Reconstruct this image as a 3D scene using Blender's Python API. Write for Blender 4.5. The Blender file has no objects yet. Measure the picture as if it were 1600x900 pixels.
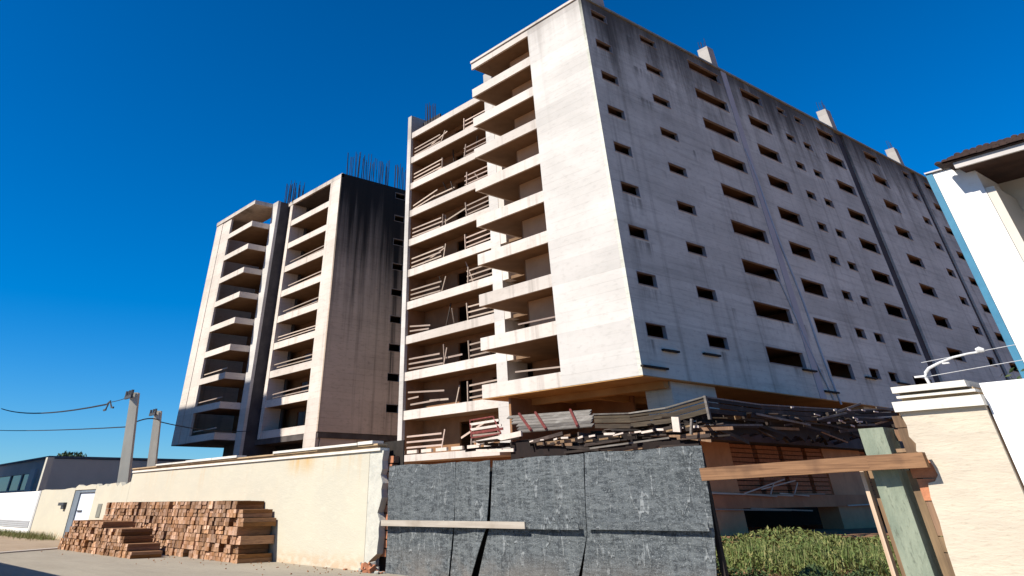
import bpy, math, random
from mathutils import Vector, Matrix, Euler
random.seed(7)
S = bpy.context.scene
COL = S.collection
R = math.radians

# ------------------------------------------------------------------ camera
cd = bpy.data.cameras.new('camera')
cam = bpy.data.objects.new('camera', cd); COL.objects.link(cam)
r0 = Vector((0.6251, 0.7805, -0.0064)); r1 = Vector((-0.5073, 0.4000, -0.7633)); r2 = Vector((-0.5932, 0.4804, 0.6460))
r2.normalize(); r0 = (r0 - r2*r0.dot(r2)).normalized(); r1 = r2.cross(r0)
M = Matrix((r0, -r1, -r2)).transposed().to_4x4()
M.translation = Vector((28.3145, -37.1809, 1.6))
cam.matrix_world = M
cd.sensor_width = 36.0; cd.lens = 1032.964/1600*36
cd.shift_x = (800-699.70)/1600; cd.shift_y = -(450+90.88)/1600
cd.clip_start = 0.1; cd.clip_end = 4000
S.camera = cam

# ------------------------------------------------------------------ light
SUN_EL, SUN_AZ = R(39), R(192)          # azimuth clockwise from +Y : sun stands at -x, -y
W = bpy.data.worlds.new('World'); S.world = W; W.use_nodes = True
nt = W.node_tree
bgn = nt.nodes['Background']
sky = nt.nodes.new('ShaderNodeTexSky'); sky.sky_type = 'NISHITA'; sky.sun_disc = False
sky.sun_elevation = SUN_EL; sky.sun_rotation = SUN_AZ
sky.air_density = 1.0; sky.dust_density = 0.0; sky.ozone_density = 6.0; sky.altitude = 600
tintn = nt.nodes.new('ShaderNodeMix'); tintn.data_type = 'RGBA'; tintn.blend_type = 'MULTIPLY'; tintn.inputs[0].default_value = 1.0
tintn.inputs[7].default_value = (0.56, 0.80, 1.02, 1)      # deep polarised blue of the whole sky
hsn = nt.nodes.new('ShaderNodeHueSaturation'); hsn.inputs['Saturation'].default_value = 1.2
nt.links.new(sky.outputs[0], tintn.inputs[6]); nt.links.new(tintn.outputs[2], hsn.inputs['Color'])
nt.links.new(hsn.outputs[0], bgn.inputs[0]); bgn.inputs[1].default_value = 0.076
sd = bpy.data.lights.new('sun', 'SUN'); sd.energy = 4.4; sd.angle = R(0.53); sd.color = (1.0, 0.94, 0.86)
sun = bpy.data.objects.new('sun', sd); COL.objects.link(sun)
to_sun = Vector((math.sin(SUN_AZ)*math.cos(SUN_EL), math.cos(SUN_AZ)*math.cos(SUN_EL), math.sin(SUN_EL)))
sun.rotation_euler = to_sun.to_track_quat('Z', 'Y').to_euler()
sun.location = (0, -60, 80)
S.view_settings.view_transform = 'Standard'; S.view_settings.look = 'None'
S.view_settings.exposure = 0.75; S.view_settings.gamma = 1.0
S.render.engine = 'CYCLES'

# ------------------------------------------------------------------ materials
class N:
    """small node builder"""
    def __init__(s, name):
        s.m = bpy.data.materials.new(name); s.m.use_nodes = True
        s.t = s.m.node_tree; s.b = s.t.nodes['Principled BSDF']
        s.pos = s.t.nodes.new('ShaderNodeNewGeometry').outputs['Position']
        s.b.inputs['Specular IOR Level'].default_value = 0.25
    def n(s, typ, **kw):
        x = s.t.nodes.new(typ)
        for k, v in kw.items(): setattr(x, k, v)
        return x
    def put(s, sock, v):
        if hasattr(v, 'is_linked') or isinstance(v, bpy.types.NodeSocket): s.t.links.new(v, sock)
        else: sock.default_value = v
    def noise(s, scale=(1,1,1), det=4, rough=0.55, vec=None, base=1.0):
        mp = s.n('ShaderNodeMapping'); s.put(mp.inputs['Vector'], vec or s.pos); mp.inputs['Scale'].default_value = scale
        x = s.n('ShaderNodeTexNoise'); s.put(x.inputs['Vector'], mp.outputs[0]); x.inputs['Scale'].default_value = base
        x.inputs['Detail'].default_value = det; x.inputs['Roughness'].default_value = rough
        return x.outputs['Fac']
    def math(s, op, a, b=0.0, c=None, clamp=False):
        x = s.n('ShaderNodeMath', operation=op); x.use_clamp = clamp
        s.put(x.inputs[0], a); s.put(x.inputs[1], b)
        if c is not None: s.put(x.inputs[2], c)
        return x.outputs[0]
    def ramp(s, f, lo, hi, a=0.0, b=1.0):
        x = s.n('ShaderNodeMapRange'); x.interpolation_type = 'SMOOTHSTEP'
        s.put(x.inputs[0], f); x.inputs[1].default_value = lo; x.inputs[2].default_value = hi
        x.inputs[3].default_value = a; x.inputs[4].default_value = b
        return x.outputs[0]
    def mix(s, f, a, b, mode='MIX'):
        x = s.n('ShaderNodeMix', data_type='RGBA', blend_type=mode)
        s.put(x.inputs[0], f)
        for i, v in ((6, a), (7, b)):
            s.put(x.inputs[i], (*v, 1) if isinstance(v, tuple) and len(v) == 3 else v)
        return x.outputs[2]
    def xyz(s, v=None):
        x = s.n('ShaderNodeSeparateXYZ'); s.put(x.inputs[0], v or s.pos); return x.outputs
    def fin(s, col, rough=0.9, bump=None, dist=0.02, strength=0.6):
        s.put(s.b.inputs['Base Color'], (*col, 1) if isinstance(col, tuple) and len(col) == 3 else col)
        s.put(s.b.inputs['Roughness'], rough)
        if bump is not None:
            x = s.n('ShaderNodeBump'); x.inputs['Strength'].default_value = strength; x.inputs['Distance'].default_value = dist
            s.put(x.inputs['Height'], bump); s.t.links.new(x.outputs[0], s.b.inputs['Normal'])
        return s.m
    def rnd(s):
        return s.n('ShaderNodeObjectInfo').outputs['Random']

S0 = 7.11; FL = 2.9; ZT = S0 + 9*FL      # underside of first slab, storey, underside of roof slab

def concrete(name, c1, c2, dirt=(0.05,0.045,0.04), top=None, streak=0.0, joints=True, floor_tint=0.12, side=False, low=0.0):
    k = N(name); z = k.xyz()[2]
    big = k.noise((.12,.12,.3), 5, .6); fine = k.noise((1.6,1.6,5), 6, .65); grain = k.noise((9,9,9), 3, .6)
    col = k.mix(k.ramp(big, .35, .68), c1, c2)
    # every pour has its own tint
    lev = k.math('FLOOR', k.math('DIVIDE', k.math('SUBTRACT', z, S0), FL/2))
    wn = k.n('ShaderNodeTexWhiteNoise', noise_dimensions='1D'); k.put(wn.inputs['W'], lev)
    tint = k.math('ADD', k.math('MULTIPLY', wn.outputs['Value'], floor_tint), 1-floor_tint*.55)
    col = k.mix(1.0, col, k.n('ShaderNodeCombineColor').outputs[0], 'MIX') if False else col
    cc = k.n('ShaderNodeCombineXYZ')
    for i in range(3): k.put(cc.inputs[i], tint)
    col = k.mix(1.0, col, cc.outputs[0], 'MULTIPLY')
    col = k.mix(k.ramp(fine, .5, .78, 0, .3), col, dirt)
    col = k.mix(k.ramp(grain, .62, .8, 0, .25), col, dirt)
    if side:      # damp blotches and board marks
        bl = k.noise((.22,.22,.22), 6, .68); hz = k.noise((.12,.12,3.2), 4, .6)
        col = k.mix(k.ramp(bl, .50, .72, 0, .38), col, tuple(.55*a for a in c2))
        col = k.mix(k.ramp(hz, .5, .7, 0, .3), col, tuple(.5*a for a in c2))
        # drips under the sills: one dark run below each row of openings
        ph = k.math('FRACT', k.math('DIVIDE', k.math('SUBTRACT', z, S0+FL*.66), FL))
        drip = k.noise((.55,.55,.05), 4, .7)
        col = k.mix(k.math('MULTIPLY', k.ramp(ph, .55, 1.0, 0, .8), k.ramp(drip, .56, .70)), col, tuple(.35*a for a in c2))
        up = k.ramp(z, ZT-12, ZT+1, 0, 1)
        col = k.mix(k.math('MULTIPLY', up, k.ramp(k.noise((.5,.5,.16), 6, .7), .42, .66, 0, .72)), col, dirt)
    if joints:
        fr = k.math('FRACT', k.math('DIVIDE', k.math('SUBTRACT', z, S0), FL/5))
        col = k.mix(k.math('MULTIPLY', k.ramp(k.math('ABSOLUTE', k.math('SUBTRACT', fr, .5)), .46, .5), k.ramp(big, .4, .6, .05, .3)), col, dirt)
    st = k.noise((1.1,1.1,.045), 5, .65); st2 = k.noise((.35,.35,.02), 4, .6)
    if streak:
        col = k.mix(k.math('MULTIPLY', k.ramp(st, .48, .72), k.math('MULTIPLY', k.ramp(st2, .4, .6), streak)), col, dirt)
    if top:
        z0, amt, soft = top      # rain-washed dirt hanging from the roof edge
        edge = k.math('ADD', z, k.math('MULTIPLY', k.math('SUBTRACT', k.math('ADD', st, k.math('MULTIPLY', st2, .8)), .9), soft*2.2))
        col = k.mix(k.math('MULTIPLY', k.ramp(edge, z0-soft, z0+soft), amt), col, dirt)
    return k.fin(col, .93, k.math('ADD', fine, k.math('MULTIPLY', grain, .4)), .02, .35)

def plain(name, c1, c2, sc=1.0, rough=.85, bump=.01, st=.5, stretch=(1,1,1), c3=None):
    k = N(name); v = tuple(sc*a for a in stretch)
    a = k.noise(v, 6, .62); b = k.noise(tuple(6*x for x in v), 4, .6)
    col = k.mix(k.ramp(a, .3, .7), c1, c2)
    if c3: col = k.mix(k.ramp(b, .55, .75, 0, .7), col, c3)
    return k.fin(col, rough, k.math('ADD', a, k.math('MULTIPLY', b, .5)), bump, st)

def wood(name, c1, c2, c3=None, along=(.6, 14, 14), rnd=.5, rough=.8):
    k = N(name); tc = k.n('ShaderNodeTexCoord').outputs['Object']
    g = k.noise(along, 5, .6, tc); h = k.noise((1.5,1.5,1.5), 3, .5, tc)
    col = k.mix(k.ramp(g, .3, .7), c1, c2)
    if c3: col = k.mix(k.ramp(h, .5, .75, 0, .7), col, c3)
    hv = k.n('ShaderNodeHueSaturation'); k.put(hv.inputs['Color'], col)
    k.put(hv.inputs['Value'], k.math('ADD', k.math('MULTIPLY', k.rnd(), rnd*1.3), 1-rnd*.6))
    k.put(hv.inputs['Hue'], k.math('ADD', k.math('MULTIPLY', k.math('FRACT', k.math('MULTIPLY', k.rnd(), 7.3)), .02), .49))
    return k.fin(hv.outputs[0], rough, g, .01, .5)

M_FRONT = concrete('pale_concrete', (.555,.53,.485), (.465,.445,.405), (.20,.175,.15), top=(ZT-.6, .5, 2.0), streak=.16, floor_tint=.16)
M_BAND  = concrete('slab_edge_concrete', (.60,.545,.48), (.51,.46,.40), (.12,.10,.075), streak=.45, joints=False, floor_tint=.16)
M_SIDE  = concrete('side_wall_concrete', (.62,.62,.525), (.51,.51,.43), (.07,.066,.055), top=(ZT-2.0, .93, 3.2), streak=.42, floor_tint=.16, side=True)
M_TOWF  = concrete('tower_concrete', (.62,.55,.475), (.54,.475,.405), (.10,.085,.06), top=(ZT+.4, .45, 1.6), streak=.45, floor_tint=.12)
M_TOWS  = concrete('tower_side_concrete', (.60,.475,.365), (.50,.395,.30), (.014,.013,.012), top=(ZT-11, .985, 9), streak=.95, floor_tint=.1)
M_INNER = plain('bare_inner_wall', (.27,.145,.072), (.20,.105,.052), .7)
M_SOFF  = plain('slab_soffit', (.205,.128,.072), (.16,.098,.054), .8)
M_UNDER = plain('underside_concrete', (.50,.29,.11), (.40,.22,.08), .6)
M_BACK = plain('back_wall_render', (.56,.35,.20), (.47,.29,.165), .7)
M_DARKC = plain('dark_concrete', (.10,.085,.075), (.06,.05,.045), .8)  # plain dark concrete for roofs, undersides and cores
M_GROOVE = plain('shade_and_stain_concrete', (.075,.07,.07), (.045,.042,.045), .7)  # shade of recesses and grooves put into the colour, along with stain
M_REV   = plain('window_reveal', (.33,.315,.305), (.25,.24,.235), 1.5)
M_REBAR = plain('rusty_rebar', (.022,.022,.028), (.035,.028,.028), 3)
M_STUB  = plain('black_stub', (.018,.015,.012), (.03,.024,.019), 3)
M_RAILW = wood('rail_wood', (.42,.33,.26), (.32,.25,.20), None, (1,12,12), .5)
M_YEL   = None
def yellow_wall():
    k = N('yellow_paint'); z = k.xyz()[2]
    a = k.noise((.35,.35,.8), 6, .62); b = k.noise((2.5,2.5,6), 5, .65); c = k.noise((18,18,26), 3, .6)
    col = k.mix(k.ramp(a, .3, .7), (.515,.475,.365), (.47,.438,.345))
    col = k.mix(k.ramp(b, .52, .76, 0, .4), col, (.62,.55,.43))
    col = k.mix(k.ramp(c, .6, .75, 0, .25), col, (.52,.45,.34))
    st = k.noise((2.2,2.2,.25), 5, .6)
    col = k.mix(k.math('MULTIPLY', k.ramp(st, .52, .72), k.ramp(z, 1.6, 3.0, 0, .5)), col, (.50,.35,.19))
    col = k.mix(k.math('MULTIPLY', k.ramp(b, .36, .6), k.ramp(z, .55, 0, 0, .8)), col, (.45,.32,.2))
    x = k.xyz()[0]
    near = k.math('MULTIPLY', k.ramp(k.math('ABSOLUTE', k.math('SUBTRACT', x, .9)), .2, 1.5, 1, 0), k.ramp(z, 2.2, 2.85))
    col = k.mix(k.math('MULTIPLY', near, k.ramp(st, .35, .6, .15, .8)), col, (.50,.30,.09))
    return k.fin(col, .9, k.math('ADD', b, c), .015, .5)
M_YEL = yellow_wall()
M_PILL = plain('pillar_plaster', (.55,.475,.36), (.48,.415,.32), 1.2, .9, .02, .7, (1,1,5), (.40,.335,.25))
M_STRIP = plain('patched_plaster', (.52,.50,.42), (.43,.42,.36), 3.5, .95, .03, .9, (1,1,1), (.45,.42,.36))
M_CAP = plain('white_coping', (.68,.64,.56), (.58,.545,.47), 2.5, .85, .01, .5, (1,1,1), (.5,.45,.37))
M_CAPD = plain('rust_stained_coping', (.50,.36,.20), (.36,.25,.15), 2.5)
M_WHITE = plain('white_paint', (.80,.79,.76), (.76,.75,.71), .8, .8, .006, .4, (1,1,1), (.70,.68,.62))
M_CREAM = plain('cream_paint', (.62,.57,.47), (.56,.51,.42), .8)
M_BRICK = plain('raw_brick', (.46,.19,.095), (.33,.135,.07), 6, .95, .02, .8)
M_SOIL = plain('red_soil', (.34,.18,.09), (.27,.14,.07), .5, 1.0, .05, .6)
M_ROOF = plain('old_roof_tile', (.05,.028,.022), (.03,.018,.015), 5)
M_EAVE = plain('eave_board', (.075,.04,.028), (.05,.028,.02), 3)
M_BLUE = plain('blue_paint', (.05,.20,.30), (.04,.16,.25), 2, .6)
M_GREY = plain('grey_render', (.68,.54,.44), (.60,.48,.39), .3)
M_GREYF = plain('bluish_render', (.50,.47,.43), (.43,.41,.38), .3)
M_POLE = plain('pole_concrete', (.50,.47,.38), (.42,.40,.33), 2, .9, .01, .5, (1,1,.4))
M_METAL = plain('dark_metal', (.07,.075,.085), (.05,.055,.06), 5, .6)
M_GALV = plain('galvanised_pipe', (.62,.61,.58), (.52,.51,.49), 6, .5)
M_WIRE = plain('black_cable', (.03,.035,.045), (.02,.025,.03), 5)
M_HOSE = plain('pale_plastic_hose', (.42,.50,.54), (.36,.43,.47), 2, .6)
M_LEAF = None
def leaf(name, a, b, c):
    k = N(name)
    n1 = k.noise((.9,.9,.9), 3, .5); n2 = k.noise((7,7,7), 2, .5)
    col = k.mix(k.ramp(n1, .35, .65), a, b); col = k.mix(k.ramp(n2, .45, .7), col, c)
    k.b.inputs['Subsurface Weight'].default_value = 0.0
    return k.fin(col, .75)
M_LEAF = leaf('weed_leaf', (.065,.10,.024), (.13,.15,.038), (.22,.20,.07))
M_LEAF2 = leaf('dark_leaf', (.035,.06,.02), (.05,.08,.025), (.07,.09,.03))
M_STEM = plain('woody_stem', (.10,.07,.045), (.07,.05,.035), 4)
def sheet_mat():
    k = N('weathered_black_board')
    a = k.noise((4,4,22), 7, .75); b = k.noise((.7,.7,1.2), 5, .65); c = k.noise((26,26,75), 3, .75); v = k.noise((11,11,.35), 5, .65)
    d = k.noise((55,55,40), 2, .7); w = k.noise((30,30,30), 3, .6)
    col = k.mix(k.ramp(a, .40, .60), (.032,.038,.041), (.125,.138,.140))
    col = k.mix(k.ramp(v, .46, .62, 0, .5), col, (.14,.155,.153))
    col = k.mix(k.ramp(b, .38, .66, 0, .45), col, (.060,.070,.075))
    col = k.mix(k.ramp(c, .55, .64, 0, .8), col, (.24,.255,.25))
    col = k.mix(k.ramp(d, .52, .66, 0, .4), col, (.022,.027,.030))
    col = k.mix(k.ramp(w, .65, .70, 0, .55), col, (.42,.43,.42))
    cr = k.noise((1.6,1.6,.5), 3, .5); cr2 = k.noise((1.1,1.1,.9), 4, .55)
    l1 = k.ramp(k.math('ABSOLUTE', k.math('SUBTRACT', cr, .5)), .002, .012, 1, 0); l2 = k.ramp(k.math('ABSOLUTE', k.math('SUBTRACT', cr2, .56)), .002, .010, 1, 0)
    col = k.mix(k.math('MULTIPLY', l1, k.ramp(a, .4, .6, .15, .75)), col, (.27,.285,.28)); col = k.mix(k.math('MULTIPLY', l2, .6), col, (.03,.035,.038))
    zz = k.xyz()[2]; col = k.mix(k.math('MULTIPLY', k.ramp(zz, .75, .1, 0, .45), k.ramp(b, .35, .6)), col, (.20,.17,.14))
    return k.fin(col, .85, k.math('ADD', k.math('ADD', a, v), k.math('ADD', k.math('MULTIPLY', c, .4), l1)), .02, .9)
M_SHEET = sheet_mat()
M_RAIL = wood('pale_timber', (.44,.385,.32), (.36,.305,.25), (.27,.22,.17), (1,14,14), .15)
M_BEAM = wood('orange_timber', (.265,.148,.070), (.14,.074,.035), (.07,.036,.02), (.6,22,30), .1)
M_OLDW = wood('old_grey_timber', (.038,.028,.022), (.022,.016,.013), (.065,.05,.04), (1,12,12), .9)
M_PLATE = wood('weathered_plank', (.17,.155,.135), (.10,.09,.076), (.22,.205,.18), (1,12,12), .5)
M_GUARD = wood('olive_board', (.062,.047,.030), (.035,.027,.018), None, (1,12,12), .5)
M_RED = plain('red_oxide_paint', (.20,.05,.042), (.13,.032,.028), 4)
M_PALEST = plain('pale_board', (.62,.55,.47), (.52,.45,.38), 3)
M_GPOST = plain('greenish_post', (.25,.275,.20), (.175,.205,.15), 4, .95, .03, .9, (1,1,.35), (.105,.12,.085))
M_BRWN = wood('brown_plank', (.23,.145,.08), (.14,.088,.05), (.09,.055,.033), (12,12,.8), .5)
def timber_mat():
    k = N('stacked_timber'); tc = k.n('ShaderNodeTexCoord').outputs['Object']; r = k.rnd()
    g = k.noise((16,.8,20), 4, .6, tc); h = k.noise((4,4,4), 4, .6, tc)
    nz = k.n('ShaderNodeNewGeometry').outputs['Normal']; ny = k.math('ABSOLUTE', k.xyz(nz)[1])
    end = k.mix(r, (.28,.145,.075), (.45,.26,.145)); sidec = k.mix(k.ramp(g, .3, .7), (.36,.175,.065), (.22,.095,.034))
    col = k.mix(k.ramp(ny, .5, .7), sidec, end)
    col = k.mix(k.ramp(h, .45, .7, 0, .6), col, (.14,.065,.035))
    r2 = k.math('FRACT', k.math('MULTIPLY', r, 13.7))
    hv = k.n('ShaderNodeHueSaturation'); k.put(hv.inputs['Color'], col); k.put(hv.inputs['Value'], k.math('ADD', k.math('MULTIPLY', r2, .75), .58))
    fl = k.n('ShaderNodeVectorMath', operation='FLOOR'); mp = k.n('ShaderNodeMapping'); k.put(mp.inputs['Vector'], tc); mp.inputs['Scale'].default_value = (2.0,.001,2.0); mp.inputs['Location'].default_value = (1.0,.5,0)
    k.put(fl.inputs[0], mp.outputs[0]); av = k.n('ShaderNodeVectorMath', operation='ADD'); k.put(av.inputs[0], fl.outputs[0]); cx = k.n('ShaderNodeCombineXYZ'); k.put(cx.inputs[1], k.math('MULTIPLY', r, 91.0)); k.put(av.inputs[1], cx.outputs[0])
    wn = k.n('ShaderNodeTexWhiteNoise', noise_dimensions='3D'); k.put(wn.inputs['Vector'], av.outputs[0])
    h2 = k.n('ShaderNodeHueSaturation'); k.put(h2.inputs['Color'], hv.outputs[0]); k.put(h2.inputs['Value'], k.math('ADD', k.math('MULTIPLY', wn.outputs['Value'], .5), .74)); k.put(h2.inputs['Saturation'], k.math('ADD', k.math('MULTIPLY', wn.outputs['Value'], -.3), 1.1))
    return k.fin(h2.outputs[0], .9, h, .02, .7)
M_TIMB = timber_mat()
def pave_mat(name, c1, c2, c3):
    k = N(name)
    a = k.noise((.25,.5,1), 6, .62); b = k.noise((.35,5,1), 5, .65); c = k.noise((14,14,14), 4, .65)
    col = k.mix(k.ramp(a, .3, .7), c1, c2); col = k.mix(k.ramp(b, .45, .75, 0, .55), col, c3)
    col = k.mix(k.ramp(c, .55, .75, 0, .4), col, tuple(x*.6 for x in c2))
    vo = k.n('ShaderNodeTexVoronoi', feature='DISTANCE_TO_EDGE'); mp = k.n('ShaderNodeMapping'); k.put(mp.inputs['Vector'], k.pos); mp.inputs['Scale'].default_value = (.28,.5,1)
    wv = k.n('ShaderNodeVectorMath', operation='ADD'); nn = k.n('ShaderNodeTexNoise'); nn.inputs['Scale'].default_value = 1.5; k.put(nn.inputs['Vector'], k.pos)
    k.put(wv.inputs[0], mp.outputs[0]); k.put(wv.inputs[1], nn.outputs['Color']); k.put(vo.inputs['Vector'], wv.outputs[0])
    col = k.mix(k.ramp(vo.outputs['Distance'], .0, .012, .6, 0), col, tuple(x*.45 for x in c2))
    e = k.noise((2.2,2.2,2.2), 5, .7); col = k.mix(k.ramp(e, .54, .7, 0, .45), col, tuple(x*.62 for x in c1))
    return k.fin(col, .95, k.math('ADD', k.math('MULTIPLY', b, .5), c), .015, .6)
M_PAVE = pave_mat('worn_concrete_pavement', (.345,.30,.225), (.295,.255,.19), (.38,.33,.25))
M_ROAD = pave_mat('asphalt', (.075,.07,.07), (.055,.052,.052), (.09,.085,.08))
M_DIRT = pave_mat('dry_dirt', (.36,.27,.18), (.30,.22,.14), (.40,.31,.22))
M_GLASS = plain('dark_window_glass', (.03,.04,.05), (.02,.03,.04), 1, .1)
M_DOOR = plain('pale_blue_door', (.60,.65,.72), (.54,.60,.69), 2, .6)
M_GRILL = plain('grey_slat', (.45,.46,.47), (.40,.41,.42), 2, .6)

# ------------------------------------------------------------------ geometry helpers
class G:
    def __init__(s): s.v = []; s.f = []
    def add(s, vs, fs):
        n = len(s.v); s.v += [tuple(v) for v in vs]; s.f += [tuple(n+i for i in f) for f in fs]; return s
    def box(s, x0, x1, y0, y1, z0, z1):
        return s.add([(x0,y0,z0),(x1,y0,z0),(x1,y1,z0),(x0,y1,z0),(x0,y0,z1),(x1,y0,z1),(x1,y1,z1),(x0,y1,z1)],
                     [(0,3,2,1),(4,5,6,7),(0,1,5,4),(1,2,6,5),(2,3,7,6),(3,0,4,7)])
    def bar(s, p, q, w, h, up=(0,0,1), roll=0.0):
        p = Vector(p); q = Vector(q); d = (q-p).normalized(); u = Vector(up)
        if abs(d.dot(u)) > .98: u = Vector((0,1,0))
        a = d.cross(u).normalized(); b = a.cross(d)
        if roll: a, b = a*math.cos(roll)+b*math.sin(roll), b*math.cos(roll)-a*math.sin(roll)
        a *= w/2; b *= h/2
        return s.add([p-a-b,p+a-b,p+a+b,p-a+b,q-a-b,q+a-b,q+a+b,q-a+b], [(0,1,2,3),(7,6,5,4),(0,4,5,1),(1,5,6,2),(2,6,7,3),(3,7,4,0)])
    def tube(s, pts, r, n=6):
        pts = [Vector(p) for p in pts]; base = len(s.v); rr = r if isinstance(r, (list,tuple)) else [r]*len(pts)
        for i, p in enumerate(pts):
            d = (pts[min(i+1,len(pts)-1)]-pts[max(i-1,0)]).normalized()
            u = Vector((0,0,1)) if abs(d.z) < .95 else Vector((0,1,0))
            a = d.cross(u).normalized(); b = a.cross(d)
            for j in range(n):
                t = 2*math.pi*j/n; s.v.append(tuple(p+(a*math.cos(t)+b*math.sin(t))*rr[i]))
        for i in range(len(pts)-1):
            for j in range(n):
                k = (j+1) % n; s.f.append((base+i*n+j, base+i*n+k, base+(i+1)*n+k, base+(i+1)*n+j))
        s.f.append(tuple(base+j for j in range(n))[::-1]); s.f.append(tuple(base+(len(pts)-1)*n+j for j in range(n)))
        return s
    def prism(s, poly, a, b, axis='y'):
        n = len(poly)
        def P(u, w, t): return (u, t, w) if axis == 'y' else ((t, u, w) if axis == 'x' else (u, w, t))
        vs = [P(u, w, a) for u, w in poly] + [P(u, w, b) for u, w in poly]
        fs = [tuple(range(n)), tuple(range(2*n-1, n-1, -1))] + [(i, i+n, (i+1) % n+n, (i+1) % n) for i in range(n)]
        return s.add(vs, fs)

def build(name, g, m, parent=None, smooth=False, fix=True):
    me = bpy.data.meshes.new(name)
    off = parent_world(parent) if parent else Vector((0,0,0))
    me.from_pydata([(v[0]-off.x, v[1]-off.y, v[2]-off.z) for v in g.v], [], g.f)
    if fix:
        import bmesh
        bm = bmesh.new(); bm.from_mesh(me); bmesh.ops.recalc_face_normals(bm, faces=bm.faces); bm.to_mesh(me); bm.free()
    me.materials.append(m)
    if smooth:
        me.polygons.foreach_set('use_smooth', [True]*len(me.polygons)); me.set_sharp_from_angle(angle=R(40))
    o = bpy.data.objects.new(name, me); COL.objects.link(o)
    if parent: o.parent = parent
    return o
def parent_world(p):
    v = Vector((0,0,0))
    while p: v += p.location; p = p.parent
    return v
def thing(name, label, cat, loc, group=None):
    o = bpy.data.objects.new(name, None); COL.objects.link(o); o.location = loc; o.empty_display_size = .3
    return tag(o, label, cat, group)
def tag(o, label, cat, group=None):
    o['label'] = label; o['category'] = cat
    if group: o['group'] = group
    return o
def struct(name, g, m):
    o = build(name, g, m); o['kind'] = 'structure'; return o

def wall_holes(u0, u1, z0, z1, holes, P, thick):
    """wall sheet with real openings; P(u, z, d) gives the point d behind the face"""
    us = sorted({u0, u1, *[h[0] for h in holes], *[h[1] for h in holes]}); zs = sorted({z0, z1, *[h[2] for h in holes], *[h[3] for h in holes]})
    us = [u for u in us if u0 <= u <= u1]; zs = [z for z in zs if z0 <= z <= z1]
    g = G(); idx = {}
    def V(i, j, d):
        key = (i, j, d)
        if key not in idx: idx[key] = len(g.v); g.v.append(P(us[i], zs[j], thick if d else 0))
        return idx[key]
    nu, nz = len(us)-1, len(zs)-1
    solid = [[True]*nz for _ in range(nu)]
    for a, b, c, d in holes:
        for i in range(nu):
            if us[i] >= a-1e-6 and us[i+1] <= b+1e-6:
                for j in range(nz):
                    if zs[j] >= c-1e-6 and zs[j+1] <= d+1e-6: solid[i][j] = False
    for i in range(nu):
        for j in range(nz):
            if not solid[i][j]: continue
            g.f.append((V(i,j,0), V(i+1,j,0), V(i+1,j+1,0), V(i,j+1,0))); g.f.append((V(i,j,1), V(i,j+1,1), V(i+1,j+1,1), V(i+1,j,1)))
            for di, dj, a, b in ((-1,0,(i,j+1),(i,j)), (1,0,(i+1,j),(i+1,j+1)), (0,-1,(i,j),(i+1,j)), (0,1,(i+1,j+1),(i,j+1))):
                ii, jj = i+di, j+dj
                if not (0 <= ii < nu and 0 <= jj < nz) or not solid[ii][jj]:
                    g.f.append((V(*a,0), V(*b,0), V(*b,1), V(*a,1)))
    return g

# ------------------------------------------------------------------ ground
struct('ground', G().box(-1500, 1500, -1500, 1500, -1.0, 0.0), M_SOIL)
g = G(); g.add([(-400,-29.2,.004),(120,-29.2,.004),(120,-60,.004),(-400,-60,.004)], [(0,3,2,1)]); struct('road', g, M_ROAD)
g = G(); g.prism([(-14.0,-29.2),(-12.9,-29.2),(-13.5,-28.1),(-15.5,-25.3),(-17.3,-22.1),(60,-22.1),(60,-29.2)], -.2, .016, 'z'); 
struct('pavement', G().prism([(-12.9,-29.6),(-13.5,-28.1),(-15.5,-25.3),(-17.6,-22.05),(60,-22.05),(60,-31.5),(-12,-31.5)], -.2, .02, 'z'), M_PAVE)
struct('kerb', G().prism([(-13.5,-29.6),(-12.92,-29.6),(-13.52,-28.1),(-15.52,-25.3),(-17.62,-22.05),(-18.3,-22.05),(-16.2,-25.3),(-14.1,-28.1)], -.2, .06, 'z'),
       plain('kerb_concrete', (.48,.42,.34), (.42,.36,.29), 2))
struct('dirt_verge', G().prism([(-14.2,-29.6),(-14.15,-28.1),(-16.25,-25.3),(-18.35,-22.05),(-120,-22.05),(-120,-29.6)], -.2, .012, 'z'), M_DIRT)

# ------------------------------------------------------------------ main apartment block
B = thing('apartment_building', 'large unfinished concrete apartment block with bright end wall and long shaded side of openings', 'building', (0,0,0))
def band(x0, x1, y0, k, h, th=.18, zb=None):
    z = S0+FL*k if zb is None else zb
    return G().box(x0, x1, y0, y0+th, z, z+h)
LX, XO, XL, WY, FINL = 80.0, -6.42, -14.15, 4.8, -31.0
# front end wall (right part of the front) and the long side wall with its openings
build('front_wall', G().box(XO, -.27, 0, .25, S0, ZT+.62), M_FRONT, B)
cols = [(1.05,3.05,.975,.215), (7.42,9.72,.975,.205), (14.4,19.5,.962,.285), (22.95,26.75,.915,.30), (29.75,31.45,.917,.205), (33.15,34.85,.912,.20),
        (37.85,41.75,.915,.285), (48.7,52.5,1.02,.285), (59.0,61.1,1.05,.23), (65.3,68.2,1.05,.24), (72.0,75.0,1.05,.25)]
holes = []
for (a, b, t, h) in cols:
    h *= 1.26
    for k in range(9):
        zt = S0+FL*(k+t); zt = min(zt, ZT-.1) if k == 8 else zt
        holes.append((a, b, zt-FL*h, zt))
GR = [(42.35,44.35), (61.9,63.4)]          # full-height recesses in the side wall
segs = []; u = 0.0
for a, b in GR: segs.append((u, a)); u = b
segs.append((u, LX))
PX = lambda u, z, d: (-d, u, z)
for a, b in segs:
    build('side_wall', wall_holes(a, b, S0, ZT+.62, [h for h in holes if h[0] >= a and h[1] <= b], PX, .27), M_SIDE, B)
for a, b in GR:
    build('recess', G().box(-.285, -.235, a+.001, b-.001, S0, ZT+.6), M_GROOVE, B)  # shallow back; its dark colour stands in for recess shade
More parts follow.
